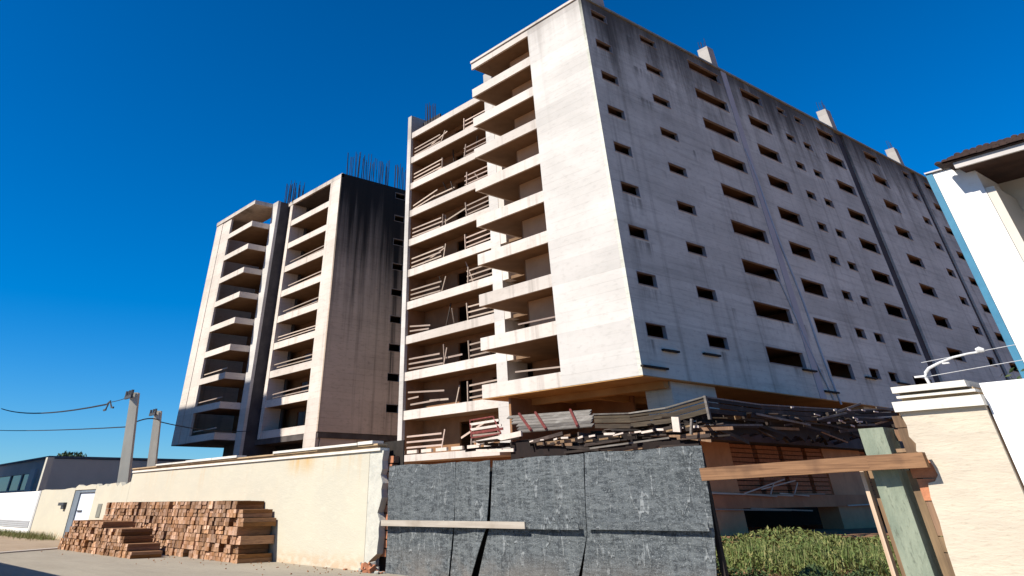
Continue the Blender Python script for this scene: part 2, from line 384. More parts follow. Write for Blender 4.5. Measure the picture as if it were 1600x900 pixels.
rw = random.Random(3)
for (a, b, c, d) in holes:                 # lining and sill of every opening
    e = .035; y0, y1 = a+.002, b-.002
    w = G().box(-.262, .012, y0, y0+e, c, d).box(-.262, .012, y1-e, y1, c, d).box(-.262, .012, y0+e, y1-e, d-e, d-.002).box(-.262, .055, y0+e, y1-e, c+.002, c+e)
    o = build('window', w, M_REV, B, fix=False)
# floors, partitions and rear wall inside
for k in range(10):
    z = S0+FL*k
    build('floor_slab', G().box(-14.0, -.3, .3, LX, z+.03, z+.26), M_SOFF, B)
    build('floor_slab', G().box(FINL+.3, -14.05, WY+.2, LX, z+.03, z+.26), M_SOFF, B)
build('partition_wall', G().box(-4.6, -4.4, .4, LX, S0+.3, ZT), M_INNER, B)
build('partition_wall', G().box(XO-.05, XO+.15, .26, 7.0, S0+.3, ZT), M_INNER, B)
for u in (5.2, 11.8, 21.2, 28.2, 32.3, 36.3, 45.6, 56.6, 64.2, 71):
    build('partition_wall', G().box(-4.35, -.3, u-.08, u+.08, S0+.3, ZT), M_INNER, B)
build('back_wall', G().box(-10.8, XO-.06, 1.95, 2.1, S0+FL+.21, ZT), M_BACK, B)
build('partition_wall', G().box(-10.95, -10.8, 1.96, 7.0, S0+FL+.21, ZT), M_INNER, B)
build('back_wall', G().box(XL-1.8, XO-.1, 7.0, 7.2, S0-2.6, ZT), M_INNER, B)
build('back_wall', wall_holes(FINL+.3, -17.8, S0-FL, ZT, [(-25.2,-23.4,S0+FL*k+.3,S0+FL*k+2.55) for k in range(-1,9)]+[(-20.8,-19.2,S0+FL*k+1.1,S0+FL*k+2.4) for k in range(-1,9)],
      lambda u, z, d: (u, 7.0+d, z), .2), M_INNER, B)
build('rear_wall', G().box(FINL+.3, -14.1, 14.0, 14.2, S0-2.6, ZT), M_INNER, B)
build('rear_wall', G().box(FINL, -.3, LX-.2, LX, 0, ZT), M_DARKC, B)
build('end_wall', G().box(FINL, FINL+.3, WY+2.2, LX, S0-FL, ZT+.1), M_SIDE, B)
# balcony bands of the right bay
for k in range(9):
    build('balcony_parapet', band(XL, XO-.003, 0, k, .80), M_BAND, B)
    build('balcony_parapet', G().box(XL, XL+.18, .183, WY-.02, S0+FL*k, S0+FL*k+.80), M_BAND, B)
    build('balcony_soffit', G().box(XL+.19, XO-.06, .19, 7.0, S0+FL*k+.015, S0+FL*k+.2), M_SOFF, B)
    if k in (0,1):
        build('handrail', G().bar((XL+3.2+k*.6,.3,S0+FL*k+1.28-.1*k),(XO-.1,.32,S0+FL*k+1.12),.06,.09), M_RAILW, B)
    # left wing bands
    build('balcony_parapet', band(FINL+.66, -17.75, WY, k, .66), M_BAND, B)
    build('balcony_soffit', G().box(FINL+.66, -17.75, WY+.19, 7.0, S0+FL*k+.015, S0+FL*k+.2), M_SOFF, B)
# roof slabs
build('roof_slab', G().box(XL, .12, -.12, .5, ZT+.63, ZT+.85).box(XL, XO-.003, 0, .2, ZT, ZT+.62), M_BAND, B)
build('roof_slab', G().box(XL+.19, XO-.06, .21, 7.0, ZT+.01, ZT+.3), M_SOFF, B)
build('roof_edge', G().box(-.6, .14, .51, LX, ZT+.63, ZT+.83), plain('mossy_roof_edge', (.30,.31,.26), (.20,.22,.19), .8), B)
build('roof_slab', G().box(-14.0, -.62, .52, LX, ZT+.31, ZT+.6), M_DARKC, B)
build('roof_slab', G().box(FINL+.66, -14.2, WY, WY+.2, ZT, ZT+.66), M_BAND, B)
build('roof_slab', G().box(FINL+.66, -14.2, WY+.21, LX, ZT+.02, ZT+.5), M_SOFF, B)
# column between the bays, and fin at the left end
build('column', G().box(-17.73, -16.5, WY-.06, 6.98, S0-2.6, ZT+2.6), M_FRONT, B)
for k in range(-1, 9):
    build('column_corbel', G().box(-16.48, -15.75, WY-.04, 5.7, S0+FL*k+.02, S0+FL*k+1.55), M_BAND, B)
build('fin', G().box(FINL, FINL+.65, WY-.12, 7.0, 0, ZT+2.75), M_FRONT, B)
build('fin_lining', G().box(FINL+.655, FINL+.69, WY+.19, 6.99, S0-FL+.45, ZT-.01), M_INNER, B)
build('parapet_wall', G().box(FINL+.66, -27.2, 6.4, 6.6, ZT+.5, ZT+2.35), M_GROOVE, B)
# improvised timber guard rails behind the parapets of the left wing
rr = random.Random(11)
for k in range(-1, 9):
    z = S0+FL*k
    if k in (0,):
        bars = [((-30.2,5.15,z+2.05),(-25,5.2,z+1.75)), ((-30.2,5.15,z+1.55),(-28.6,5.15,z+1.6)), ((-29.8,5.15,z+1.1),(-25.6,5.2,z+1.15))]
    elif k == 6:
        bars = [((-30.2,5.15,z+1.2),(-26,5.15,z+1.75)), ((-30.2,5.15,z+.85),(-26.4,5.15,z+1.25))]
    elif k == 2:
        bars = [((-30.2,5.15,z+1.5),(-27,5.15,z+1.15)), ((-30.2,5.15,z+1.1),(-27.2,5.15,z+.9))]
    else:
        t = rr.uniform(-.12,.12)
        bars = [((-30.2,5.15,z+zz),(-25.3+rr.uniform(-.3,.3),5.15,z+zz+t)) for zz in (.95,1.33,1.72)]
        bars.append(((-25.35+rr.uniform(-.3,.3),5.12,z+.5),(-25.1+rr.uniform(-.25,.6),5.12,z+1.95)))
    g = G()
    for p, q in bars: g.bar(p, q, .05, .12)
    build('guard_rail', g, M_RAILW, B)
    t = rr.uniform(-.05,.2); g = G()
    for zz in (.95,1.35,1.78): g.bar((-21.6,5.15,z+zz),(-17.9,5.15,z+zz+t*.5),.05,.11)
    x = -21.5+rr.uniform(-.3,.3); g.bar((x,5.1,z+.4),(x+rr.uniform(-.2,.4),5.1,z+2.1),.1,.12)
    build('guard_rail', g, M_RAILW, B)
for k in range(-1, 9):
    z = S0+FL*k
    for q in range(rr.randint(1,3)):
        x = rr.uniform(-26,-19); build('prop', G().bar((x,rr.uniform(5.4,6.6),z+.2),(x+rr.uniform(-.9,.9),rr.uniform(5.3,6.4),z+rr.uniform(2.0,2.85)),.09,.09), M_OLDW if rr.random() < .6 else M_RAILW, B)
    if rr.random() < .7:
        x = rr.uniform(-29,-22); build('loose_board', G().bar((x,5.3,z+rr.uniform(.9,1.3)),(x+rr.uniform(1.8,3.6),5.5,z+rr.uniform(.7,2.2)),.05,.13), M_RAILW, B)
# small projecting stubs under the lowest openings
for (y0, y1, z) in ((2.2,3.75,8.55),(6.45,8.2,8.72),(18.7,20.5,8.78),(28.5,30.3,9.0),(34.2,36.2,9.0),(20.9,22.9,7.6),(-.1,2.3,7.55)):
    build('stub', G().bar((.10,y0,z),(.13,y1,z),.2,.1), M_STUB, B)
# roof columns with starter bars
for (y, h, hw) in ((1.8,3.6,1.6),(19.3,2.35,1.05),(43.1,2.7,1.1),(60.6,2.5,1.1)):
    c = build('roof_column', G().box(-1.3 if hw < 1.5 else -1.75, -.18, y, y+hw, ZT+.85, ZT+.85+h), M_FRONT, B)
    g = G()
    for i in range(6):
        x = -1.2+rr.random()*.95; yy = y+.1+rr.random()*.85; g.bar((x,yy,ZT+.85+h-.2),(x+rr.uniform(-.05,.05),yy,ZT+.85+h+rr.uniform(.5,1.4)),.035,.035)
    o = build('starter_bar', g, M_REBAR, c); o['kind'] = 'stuff'
g = G()
for i in range(14):
    x = FINL+.1+rr.random()*3.5; g.bar((x,6.0,ZT+.4),(x+rr.uniform(-.1,.1),6.0,ZT+rr.uniform(3.0,4.4)),.04,.04)
o = build('starter_bar', g, M_REBAR, B); o['kind'] = 'stuff'
# hose hanging down the side wall
g = G(); pts = [(.06, 20.2+2.7*(t/14)+.12*math.sin(t*.9), 25.8-18.9*t/14) for t in range(15)]; g.tube(pts, .085, 6)
g.tube([(.06, 18.9+3.0*(t/8)+.1*math.sin(t), 15.5-8.4*t/8) for t in range(9)], .06, 6)
build('drain_hose', g, M_HOSE, B, True)
build('wall_rib', G().box(.003, .05, 20.1, 21.0, S0+.01, ZT+.6), plain('paler_rib', (.46,.45,.44), (.40,.39,.385), .6), B)
# ground floor: underside, piers, brick panels
build('underside', G().box(XL, -.02, .02, LX, S0-.05, S0-.005), M_UNDER, B)
for y in (3.1, 27.5, 45, 62):
    build('pier', G().box(-2.4, -.45, y, y+4.6, 4.6, S0-.06), M_SIDE, B)
for y, w in ((6.1,3.4),(21.0,5.6),(42,4),(60,4)):
    build('pier', G().box(-3.0, -1.5, y, y+w, 0, 4.6), plain('brown_pier', (.62,.32,.17), (.50,.25,.13), 1) if y == 6.1 else bpy.data.materials['brown_pier'], B)
build('ground_beam', G().box(-3.0, -1.38, 5.6, LX, 1.16, 1.78), plain('brown_beam', (.55,.24,.12), (.43,.18,.09), 1), B)
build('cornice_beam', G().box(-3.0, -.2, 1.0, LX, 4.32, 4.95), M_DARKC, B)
yy = 9.6
for i in range(6):
    g = G(); w = 2.55
    for c in range(11): g.box(-1.95, -1.62+(.03 if c % 2 else 0), yy, yy+w, 1.8+c*.23, 1.8+c*.23+.185)
    build('brick_panel', g, M_BRICK, B); yy += w+.55
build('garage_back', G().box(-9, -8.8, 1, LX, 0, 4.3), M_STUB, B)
build('ground_floor_wall', G().box(-12.0, -11.8, .5, LX, 0, S0-.1).box(-17.6, -11.85, 7.3, 7.5, 0, S0-.1), M_INNER, B)
build('underside_beam', G().box(XL+.3, -.5, 2.5, 2.95, S0-.42, S0-.055), M_UNDER, B)
build('underside_beam', G().box(-7.2, -6.8, 2.96, 20, S0-.4, S0-.058), M_UNDER, B)
build('ledge_slab', G().box(-32.4, -17.6, WY-.25, 7.0, S0-FL-.02, S0-FL+.42), M_BAND, B)
g = G()
for i in range(7): g.box(-31.4+i*2.0, -30.0+i*2.0, WY-.2, WY, S0-FL+.5, S0-FL+.72)
build('ledge_rail', g, M_PALEST, B)
build('ground_floor_wall', G().box(FINL+.3, -17.7, 6.8, 7.0, 0, S0-FL-.03), M_INNER, B)

# ------------------------------------------------------------------ second tower, mirror twin behind
T = thing('apartment_tower', 'unfinished concrete tower on the left with lower corner in shadow and black-stained side wall', 'building', (-60,0,0))
TL, TY, TWY = -73.7, .5, 4.8
build('end_wall', G().box(TL, -71.55, TY, TY+.3, S0, ZT+.5), M_TOWF, T)
build('end_wall', G().box(-71.5, -68.65, TY+.06, TY+.36, S0, ZT+.45), M_TOWF, T)
build('end_wall', G().box(TL, TL+.3, TY+.31, 40, S0, ZT+.4), M_TOWF, T)
build('groove_wall', G().box(-71.6, -71.45, TY+.2, TY+.5, S0, ZT+.4), M_GROOVE, T)  # groove shadow painted as a dark strip
for k in range(9):
    z = S0+FL*k
    build('balcony_parapet', G().box(-68.6, -61.0, TY, TY+.18, z, z+.64), M_TOWF, T)
    build('balcony_parapet', G().box(-61.18, -61.0, TY+.183, 4.7, z, z+.64), M_TOWF, T)
    build('balcony_soffit', G().box(-68.6, -61.19, TY+.19, 8.0, z+.015, z+.2), M_SOFF, T)
    build('balcony_parapet', G().box(-58.75, -47.95, TWY, TWY+.18, z, z+.70), M_TOWF, T)
    build('balcony_soffit', G().box(-58.75, -47.95, TWY+.19, 8.0, z+.015, z+.2), M_SOFF, T)
    if k in (1,2,3,4,5,6):
        g = G(); dz = rr.uniform(-.1,.1)
        for zz in (.95, 1.3): g.bar((-58.6+rr.random()*3,5.2,z+zz+dz),(-48.1,5.2,z+zz+rr.uniform(0,.15)),.05,.1)
        build('guard_rail', g, M_RAILW, T)
    if k in (0,1,2):
        g = G().bar((-68,.75,z+1.05),(-61.3,.75,z+1.1),.05,.09); build('guard_rail', g, M_RAILW, T)
build('roof_slab', G().box(TL, -61.0, TY-.1, 5.0, ZT, ZT+.5), M_TOWF, T)
build('roof_slab', G().box(-64.4, -45.2, 5.0, 40, ZT-.05, ZT+.35), M_DARKC, T)
build('roof_slab', G().box(-59.5, -45.15, TWY-.1, 4.99, ZT, ZT+.5), M_TOWF, T)
build('column', G().box(-60.95, -59.35, 3.1, 3.5, S0-2, ZT+.5), M_FRONT, T)
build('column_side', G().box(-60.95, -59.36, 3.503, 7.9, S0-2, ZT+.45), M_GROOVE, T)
build('column', G().box(-58.75, -58.0, TWY-.06, 6.85, S0, ZT+.2), M_TOWF, T)
build('recess_wall', G().box(-59.34, -57.6, 6.9, 7.1, S0, ZT+.2), M_GROOVE, T)  # shade of the deep gap painted into the wall colour
build('back_wall', G().box(-73.3, -62.4, 8.0, 8.2, S0, ZT), M_INNER, T)
build('back_wall', wall_holes(-59.5, -46.0, S0, ZT, [(-56,-54.2,S0+FL*k+.3,S0+FL*k+2.5) for k in range(9)], lambda u,z,d: (u, 8.0+d, z), .2), M_INNER, T)
build('corner_pier', G().box(-47.9, -45.42, TWY-.1, TWY+.3, 3.6, ZT+.02), M_TOWF, T)
tw_holes = []
for k in range(9):
    for (a, b) in ((13.0,14.7),(18.2,20.4),(26,29)):
        tw_holes.append((a, b, S0+FL*(k+.68), S0+FL*(k+.95)))
build('side_wall', wall_holes(TWY-.1, 40, S0, ZT+.45, tw_holes, lambda u,z,d: (-45.15-d, u, z), .26), M_TOWS, T)
for (a, b, c, d) in tw_holes:
    e = .035; build('window', G().box(-45.40,-45.14,a+.002,a+e,c,d).box(-45.40,-45.14,b-e,b-.002,c,d).box(-45.40,-45.10,a+e,b-e,c+.002,c+e).box(-45.40,-45.14,a+e,b-e,d-e,d-.002), M_REV, T, fix=False)
build('partition_wall', G().box(-49.2, -49, 8.3, 40, S0, ZT), M_STUB, T)
for k in range(9): build('floor_slab', G().box(-49, -45.42, 8.3, 40, S0+FL*k+.02, S0+FL*k+.2), M_SOFF, T)
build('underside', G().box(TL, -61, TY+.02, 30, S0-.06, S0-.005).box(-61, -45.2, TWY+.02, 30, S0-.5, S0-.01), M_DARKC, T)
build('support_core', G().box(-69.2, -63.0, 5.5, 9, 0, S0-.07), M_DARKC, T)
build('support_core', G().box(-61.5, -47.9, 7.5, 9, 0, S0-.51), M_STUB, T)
build('base_wall', G().box(-47.8, -45.3, TWY, TWY+.3, 0, 3.59).box(-45.6, -45.3, 5.2, 12, 3, S0-.01), M_TOWS, T)
for (x0, x1, y0, y1, n, h) in ((-46,-45.3,5,17,58,4.2), (-60.5,-58.2,4,6.5,34,3.6)):
    g = G()
    for i in range(n):
        x = rr.uniform(x0,x1); y = rr.uniform(y0,y1); g.bar((x,y,ZT+.3),(x+rr.uniform(-.12,.12),y+rr.uniform(-.12,.12),ZT+h*rr.uniform(.7,1)),.05,.05)
    o = build('starter_bar', g, M_REBAR, T); o['kind'] = 'stuff'

# ------------------------------------------------------------------ safety tray: broken scaffold platform round the first floor
C = thing('scaffold_canopy', 'collapsed dark timber scaffold platform sagging round the base of the big block', 'scaffold', (0,-1.5,4))
rc = random.Random(21)
def plank(p, q, w, h, m, name='plank', roll=0): return build(name, G().bar(p, q, w, h, (0,0,1), roll), m, C)
# tilted plates with red struts, left part
def lerp(a, b, t): return Vector(a)*(1-t)+Vector(b)*t
UL, UR, LL, LR = (-12.2,-.4,5.92), (-3.8,-.4,5.70), (-9.0,-2.2,4.78), (-2.0,-2.2,4.74)
for i in range(6):
    t = (i+.5)/6
    a = lerp(UL, LL, t); b = lerp(UR, LR, t); a = lerp(a, b, rc.uniform(.1,.16)); b = lerp(a, b, rc.uniform(.93,1.0))
    d = (Vector(LL)-Vector(UL)); n0 = (Vector(UR)-Vector(UL)).normalized(); wv = (d-n0*d.dot(n0)).length/6*.82
    n = Vector(UR)-Vector(UL); up = n.cross(d).normalized()
    g = G(); g.bar(a, b, wv, .05, up); build('plank', g, M_PLATE, C)
for t in (.26, .44, .80):
    a = lerp(UL, UR, t)+Vector((0,-.1,.08)); b = lerp(LL, LR, t)+Vector((0,-.1,.08))
    build('strut', G().bar(a, b, .12, .10), M_RED, C)
fr = [(-14.4,-1,5.84),(-12.0,-1,5.90),(-10.2,-2,4.86),(-13.1,-2,4.78)]
for i in range(4): build('strut', G().bar(fr[i], fr[(i+1) % 4], .07, .07), M_RED, C)
for t, m in ((.25,M_PALEST),(.55,M_PALEST),(.75,M_RED)):
    build('rail', G().bar(lerp(fr[0],fr[3],t), lerp(fr[1],fr[2],t)+Vector((.4,0,0)), .06, .13), m, C)
build('plank', G().bar((-12.2,-2.3,4.45),(-7.9,-2.4,4.72),.12,.26), M_PALEST, C)
build('plank', G().bar((-12.2,-2.35,4.05),(-8.6,-2.45,3.95),.1,.16), M_PALEST, C)
# curved guard band of long boards on the front and on the side
def sag(pts, n):
    out = []
    for i in range(n+1):
        t = i/n*(len(pts)-1); k = min(int(t), len(pts)-2); out.append(lerp(pts[k], pts[k+1], t-k))
    return out
front = [(-1.9,-2.5,4.95),(0.6,-2.5,4.82),(3.0,-2.5,4.88),(5.45,-2.55,5.15)]
side = [(5.45,-2.5,5.15),(5.1,3,5.15),(5.0,8.5,5.3),(4.9,14,5.45),(4.9,20,5.85)]
for lst, mm in ((front, M_GUARD), (side, M_OLDW)):
    for r_, (dz, h) in enumerate(((-.22,.19),(0,.19),(.2,.13))):
        p = sag(lst, len(lst)-1)
        for a, b in zip(p, p[1:]):
            build('guard_board', G().bar(a+Vector((0,0,dz+rc.uniform(-.02,.02))), b+Vector((0,0,dz+rc.uniform(-.02,.02))), .05, h), mm, C)
    for a, b in zip(lst, lst[1:]):
        build('rail', G().bar(Vector(a)+Vector((0,-.05,.31)), Vector(b)+Vector((0,-.05,.31)), .07, .06), M_PLATE, C)
build('post', G().bar((5.5,-2.6,4.55),(5.5,-2.6,5.5),.13,.13), M_PLATE, C)
build('post', G().bar((3.7,-2.9,4.15),(3.75,-2.9,4.75),.42,.1), M_PALEST, C)
build('post', G().bar((4.55,-3.0,4.0),(4.75,-3.0,4.6),.13,.1), M_PLATE, C)
# joists and decking, sagging and broken
for i in range(16):
    y = -2+i*1.5; build('joist', G().bar((-.3,y,4.55+rc.uniform(-.1,.1)),(5.0+rc.uniform(-.6,.3),y+rc.uniform(-.4,.4),4.75+rc.uniform(-.3,.35)+i*.035),.1,.16), M_OLDW, C)
for i in range(12):
    x = -12.6+i*1.35; build('joist', G().bar((x,-.1,4.35),(x+rc.uniform(-.3,.3),-2.7,4.25+rc.uniform(-.25,.2)),.1,.16), M_OLDW, C)
for i in range(70):
    x = rc.uniform(.4,5.0); y = rc.uniform(-2,20); l = rc.uniform(2,6); a = rc.gauss(0,.35); z = 4.5+y*.04+rc.uniform(-.25,.55)
    dx, dy = math.sin(a)*l/2, math.cos(a)*l/2
    (rc.random() and 1) and plank((x-dx,y-dy,z+rc.uniform(-.2,.2)), (x+dx,y+dy,z+rc.uniform(-.2,.2)), rc.uniform(.15,.32), .05, M_OLDW if rc.random() < .86 else M_GUARD, roll=rc.uniform(-.5,.5))
for i in range(30):
    x = rc.uniform(-12,4); y = rc.uniform(-2.6,-.4); l = rc.uniform(2,5); z = 4.3+rc.uniform(-.35,.2)
    plank((x-l/2,y+rc.uniform(-.2,.2),z+rc.uniform(-.12,.12)), (x+l/2,y+rc.uniform(-.2,.2),z+rc.uniform(-.12,.12)), rc.uniform(.15,.3), .05, M_OLDW if rc.random() < .85 else M_GUARD, roll=rc.uniform(-.4,.4))
for i in range(13):      # paler broken ends along the front edge
    x = -7+i*.95+rc.uniform(-.2,.2); plank((x,-2.75,4.28+rc.uniform(-.05,.05)), (x+rc.uniform(.25,.8),-2.75,4.30), .06, rc.uniform(.05,.10), M_PALEST)
plank((-2.2,-2.8,3.75),(3.1,-2.8,3.95),.06,.07,M_PLATE)
for (p, q, w) in (((5.3,2.0,5.0),(5.2,7.5,4.75),.09), ((5.2,8.5,5.05),(5.1,12.5,5.55),.09), ((5.2,11,5.5),(5.0,15,6.15),.10), ((4.9,13.5,5.4),(5.0,17.5,5.5),.09), ((5.0,17,6.05),(5.0,22,6.0),.1), ((5.1,13.4,4.98),(5.0,16,5.12),.1), ((5.3,-2.4,4.35),(5.2,2.5,4.55),.08)):
    plank(p, q, .05, w, M_PLATE)
for i in range(14):
    y = rc.uniform(4,20); z = 4.5+y*.035+rc.uniform(-.1,.8); plank((5.15,y,z),(5.15,y+rc.uniform(.25,.7),z+rc.uniform(-.05,.05)),.06,rc.uniform(.05,.1),M_PALEST)
rn = random.Random(41)
p = [(-2.4, 4.9)]+[(y*.5-2.4, 4.05+rn.uniform(-.22,.22)+y*.008) for y in range(0, 49)]+[(22, 5.6)]
build('netting', G().prism(p, 4.55, 4.60, 'x'), M_OLDW, C)
p = [(-9.0, 4.3)]+[(-9.0+i*.5, 3.55+rn.uniform(-.1,.1)) for i in range(0, 28)]+[(4.5, 4.35)]
build('netting', G().prism(p, -2.36, -2.32, 'y'), plain('brown_netting', (.016,.010,.008), (.010,.007,.006), 2), C)
# dark netting and boards hanging under the platform
for i in range(26):
    y = rc.uniform(-2,19); x = rc.uniform(1,4.9); z = 4.5+y*.03
    plank((x,y,z), (x+rc.uniform(-.8,.8),y+rc.uniform(-1.5,1.5),z-rc.uniform(.2,.75)), .2, .05, M_OLDW)
for i in range(26):
    x = rc.uniform(-8.5,4.2); l = rc.uniform(.8,3.4); z = rc.uniform(3.55,4.3); a = rc.gauss(0,.06)
    plank((x,-2.45-rc.random()*.2,z), (x+l,-2.45-rc.random()*.2,z+l*a), .05, rc.uniform(.06,.16), M_BRWN if rc.random() < .4 else M_OLDW)
for i in range(30):
    y = rc.uniform(-2,19); l = rc.uniform(1,4); z = rc.uniform(4.15,5.1)+y*.03; a = rc.gauss(0,.12)
    plank((4.75+rc.random()*.3,y,z), (4.75+rc.random()*.3,y+l,z+l*a), .05, rc.uniform(.06,.16), M_BRWN if rc.random() < .3 else M_OLDW)
# fallen laths resting on the ground beam
L = thing('lath_heap', 'loose thin laths lying across the brown ground floor beam behind the gap', 'timber', (-1.0,14,1.7))
for (p, q) in (((-1.2,5.6,1.87),(-1.2,15.0,1.73)), ((-1.25,6.0,1.92),(-1.15,13,1.70)), ((-1.2,11,1.76),(-1.15,19,1.82)), ((-1.2,13.5,1.85),(-1.2,17,1.72)), ((-1.3,6.0,1.15),(-1.3,14.5,1.02)), ((-1.3,10,1.16),(-1.25,17.0,.98)),
               ((-1.2,9.5,1.85),(-1.1,14.3,2.55)), ((-1.2,11.5,2.05),(-1.1,15.6,2.5)), ((-1.15,12.3,1.8),(-1.1,12.9,2.35)), ((-1.2,15.2,1.8),(-1.2,16,2.4)), ((-1.3,22,1.2),(-1.25,26,1.25))):
    build('lath', G().bar(p, q, .05, .06), M_PALEST if rc.random() < .6 else M_RAILW, L)

# ------------------------------------------------------------------ yellow boundary wall
YW = thing('boundary_wall', 'tall cream-yellow boundary wall with white moulded coping behind the long timber stack', 'wall', (-6,-22,0))
rj = random.Random(5)
build('wall_body', G().box(-17.2, 5.42, -22.1, -21.85, 0, 2.86), M_YEL, YW)
poly = [(5.423,0.02)]; z = 0.02
for z in [.25,.42,.6,.8,.98,1.15,1.35,1.5,1.7,1.9,2.05,2.25,2.4,2.6,2.86]: poly.append((6.0+z*.07+rj.uniform(-.09,.09) - (.35 if z < .4 else 0), z))
poly.append((5.423,2.86)); build('patched_end', G().prism(poly, -22.09, -21.86), M_STRIP, YW)
for i in range(12):
    z = .35+i*.2; build('brick', G().box(5.9+rj.uniform(-.05,.05), 6.2+.07*z+rj.uniform(-.05,.06), -21.84, -21.62, z, z+.17), M_BRICK, YW)
build('coping', G().box(-17.2, 6.1, -22.16, -21.8, 2.862, 2.93), M_CAP, YW)
build('coping', G().box(-17.2, 6.0, -22.20, -21.8, 3.0, 3.045), M_CAPD, YW)
build('coping', G().box(-17.2, 5.9, -22.13, -21.8, 2.93, 2.999), M_CAPD, YW)
x = -17.2
while x < 5.6:
    l = rj.uniform(1.5,3.6); x1 = min(x+l, 5.75)
    if rj.random() < .72 or x > .5: build('coping', G().box(x, x1, -22.25+rj.uniform(-.01,.01), -21.8, 3.048, 3.118+rj.uniform(-.012,.012)), M_CAP, YW)
    x = x1+.02
# lower ragged stretch with the doorway
LW = thing('low_wall', 'lower cream wall with ragged broken top and a doorway left of the timber stacks', 'wall', (-26,-22,0))
def ragged(x0, x1, zt, amp, n, z0=0.0):
    p = [(x0, z0)]
    for i in range(n+1): p.append((x0+(x1-x0)*i/n, zt+rj.uniform(-amp, amp)))
    p.append((x1, z0)); return p
build('wall_body', G().prism(ragged(-22.9,-17.22,2.42,.10,14), -22.1, -21.85), M_YEL, LW)
build('wall_body', G().prism(ragged(-34.9,-27.0,2.36,.03,10), -22.1, -21.85), M_YEL, LW)
build('lintel', G().prism(ragged(-26.98,-22.92,2.46,.06,8,2.27), -22.1, -21.85), M_YEL, LW)
build('door_frame', G().box(-26.98,-26.0,-22.06,-21.9,0,2.26).box(-25.98,-22.92,-22.06,-21.9,2.14,2.26), plain('slate_blue_frame', (.16,.19,.22), (.12,.15,.18), 2), LW)
d_ = build('door', G().box(-25.97, -22.95, -21.98, -21.93, 0, 2.13), M_DOOR, LW)
build('door_panel', G().box(-24.4, -23.1, -22.0, -21.981, .2, 2.0), M_WHITE, d_)
build('handle', G().box(-25.8, -24.9, -22.04, -21.981, 1.28, 1.34), M_METAL, d_)
build('meter_niche', G().box(-21.7, -21.0, -22.13, -22.102, 1.05, 1.62), plain('niche_grey', (.22,.22,.18), (.16,.16,.14), 3), LW)
tag(build('letter_box', G().box(-29.2,-28.0,-22.3,-22.103,1.55,1.70).box(-28.5,-28.05,-22.25,-22.104,1.40,1.549), M_METAL), 'small dark letter box fixed on the low cream wall left of the doorway', 'letter box')
WG = thing('white_gate', 'white sheet gate with grey slats near its foot at the left edge', 'gate', (-44,-22,0))
build('gate_leaf', G().box(-56, -35.5, -22.08, -22.0, .12, 2.32), M_WHITE, WG)
for i in range(4): build('slat', G().box(-46.5, -35.8, -22.12, -22.085, .42+i*.1, .49+i*.1), M_GRILL, WG)
build('gate_post', G().box(-35.45, -34.95, -22.12, -21.9, 0, 2.34), plain('grey_post', (.45,.45,.44), (.38,.38,.37), 2), WG)

# ------------------------------------------------------------------ site hoarding of dark boards
H = thing('site_hoarding', 'dark grey weathered sheet hoarding closing the site between yellow wall and gap', 'hoarding', (12,-22.1,0))
def sheet(cs, seed, nu=16, nz=14, amp=.02, y=-22.1, th=.02):
    """cs: left edge and right edge as lists of (x, z) from bottom to top"""
    rs = random.Random(seed); L_, R_ = cs; g = G()
    def at(e, t):
        k = min(int(t*(len(e)-1)), len(e)-2); f = t*(len(e)-1)-k
        return e[k][0]*(1-f)+e[k+1][0]*f, e[k][1]*(1-f)+e[k+1][1]*f
    ph = [rs.uniform(0,6) for _ in range(4)]
    for s_ in (0,1):
        for j in range(nz+1):
            for i in range(nu+1):
                a = at(L_, j/nz); b = at(R_, j/nz); t = i/nu
                w = amp*(math.sin(t*5+ph[0]+j*.3)+.6*math.sin(j/nz*7+ph[1]+t*3)+.4*math.sin(t*17+ph[2]))
                bot = (1-j/nz)**2*amp*2.2*math.sin(t*4+ph[3])
                g.v.append((a[0]*(1-t)+b[0]*t, y+w+bot+(th if s_ else 0), a[1]*(1-t)+b[1]*t+(.012*math.sin(t*9+ph[1]) if j == nz else 0)))
    n = (nu+1)*(nz+1)
    for j in range(nz):
        for i in range(nu):
            q = (j*(nu+1)+i, j*(nu+1)+i+1, (j+1)*(nu+1)+i+1, (j+1)*(nu+1)+i); g.f.append(q); g.f.append(tuple(k+n for k in q[::-1]))
    for i in range(nu):
        for j in (0, nz): a = j*(nu+1)+i; g.f.append((a, a+n, a+1+n, a+1))
    for j in range(nz):
        for i in (0, nu): a = j*(nu+1)+i; b = a+nu+1; g.f.append((a, b, b+n, a+n))
    return g
build('panel', sheet(([(6.52,.0),(6.56,1.1),(6.62,2.46)], [(9.50,.0),(9.72,1.1),(9.84,2.44)]), 1), M_SHEET, H, True)
build('panel', sheet(([(9.58,.0),(9.78,1.1),(9.93,2.44)], [(10.46,.0),(11.14,1.1),(11.35,2.43)]), 2, y=-22.14), M_SHEET, H, True)
build('panel', sheet(([(10.62,.0),(11.20,1.1),(11.44,2.43)], [(13.92,.0),(14.50,1.0),(14.70,2.46)]), 3, y=-22.09), M_SHEET, H, True)
build('panel', sheet(([(14.08,.0),(14.58,1.0),(14.76,2.46)], [(17.72,.0),(17.92,1.1),(18.06,2.46)]), 4, y=-22.13), M_SHEET, H, True)
build('shade_backing', G().box(6.62, 17.6, -21.84, -21.80, 0, 2.3), M_STUB, H)  # added dark sheet standing in for shade behind the panel gaps
build('shade_backing', G().box(5.5, 6.6, -21.60, -21.56, 0, 3.12), M_STUB, H)  # added dark sheet, paints the gap beside the wall end black
build('rail', G().bar((6.5,-22.25,1.12),(12.7,-22.25,1.14),.06,.13), M_RAIL, H)
build('rail', G().bar((12.72,-22.19,1.12),(14.4,-22.19,1.13),.03,.10), M_SHEET, H)
build('rail', G().bar((14.7,-22.22,1.16),(17.9,-22.22,1.18),.03,.13), M_SHEET, H)
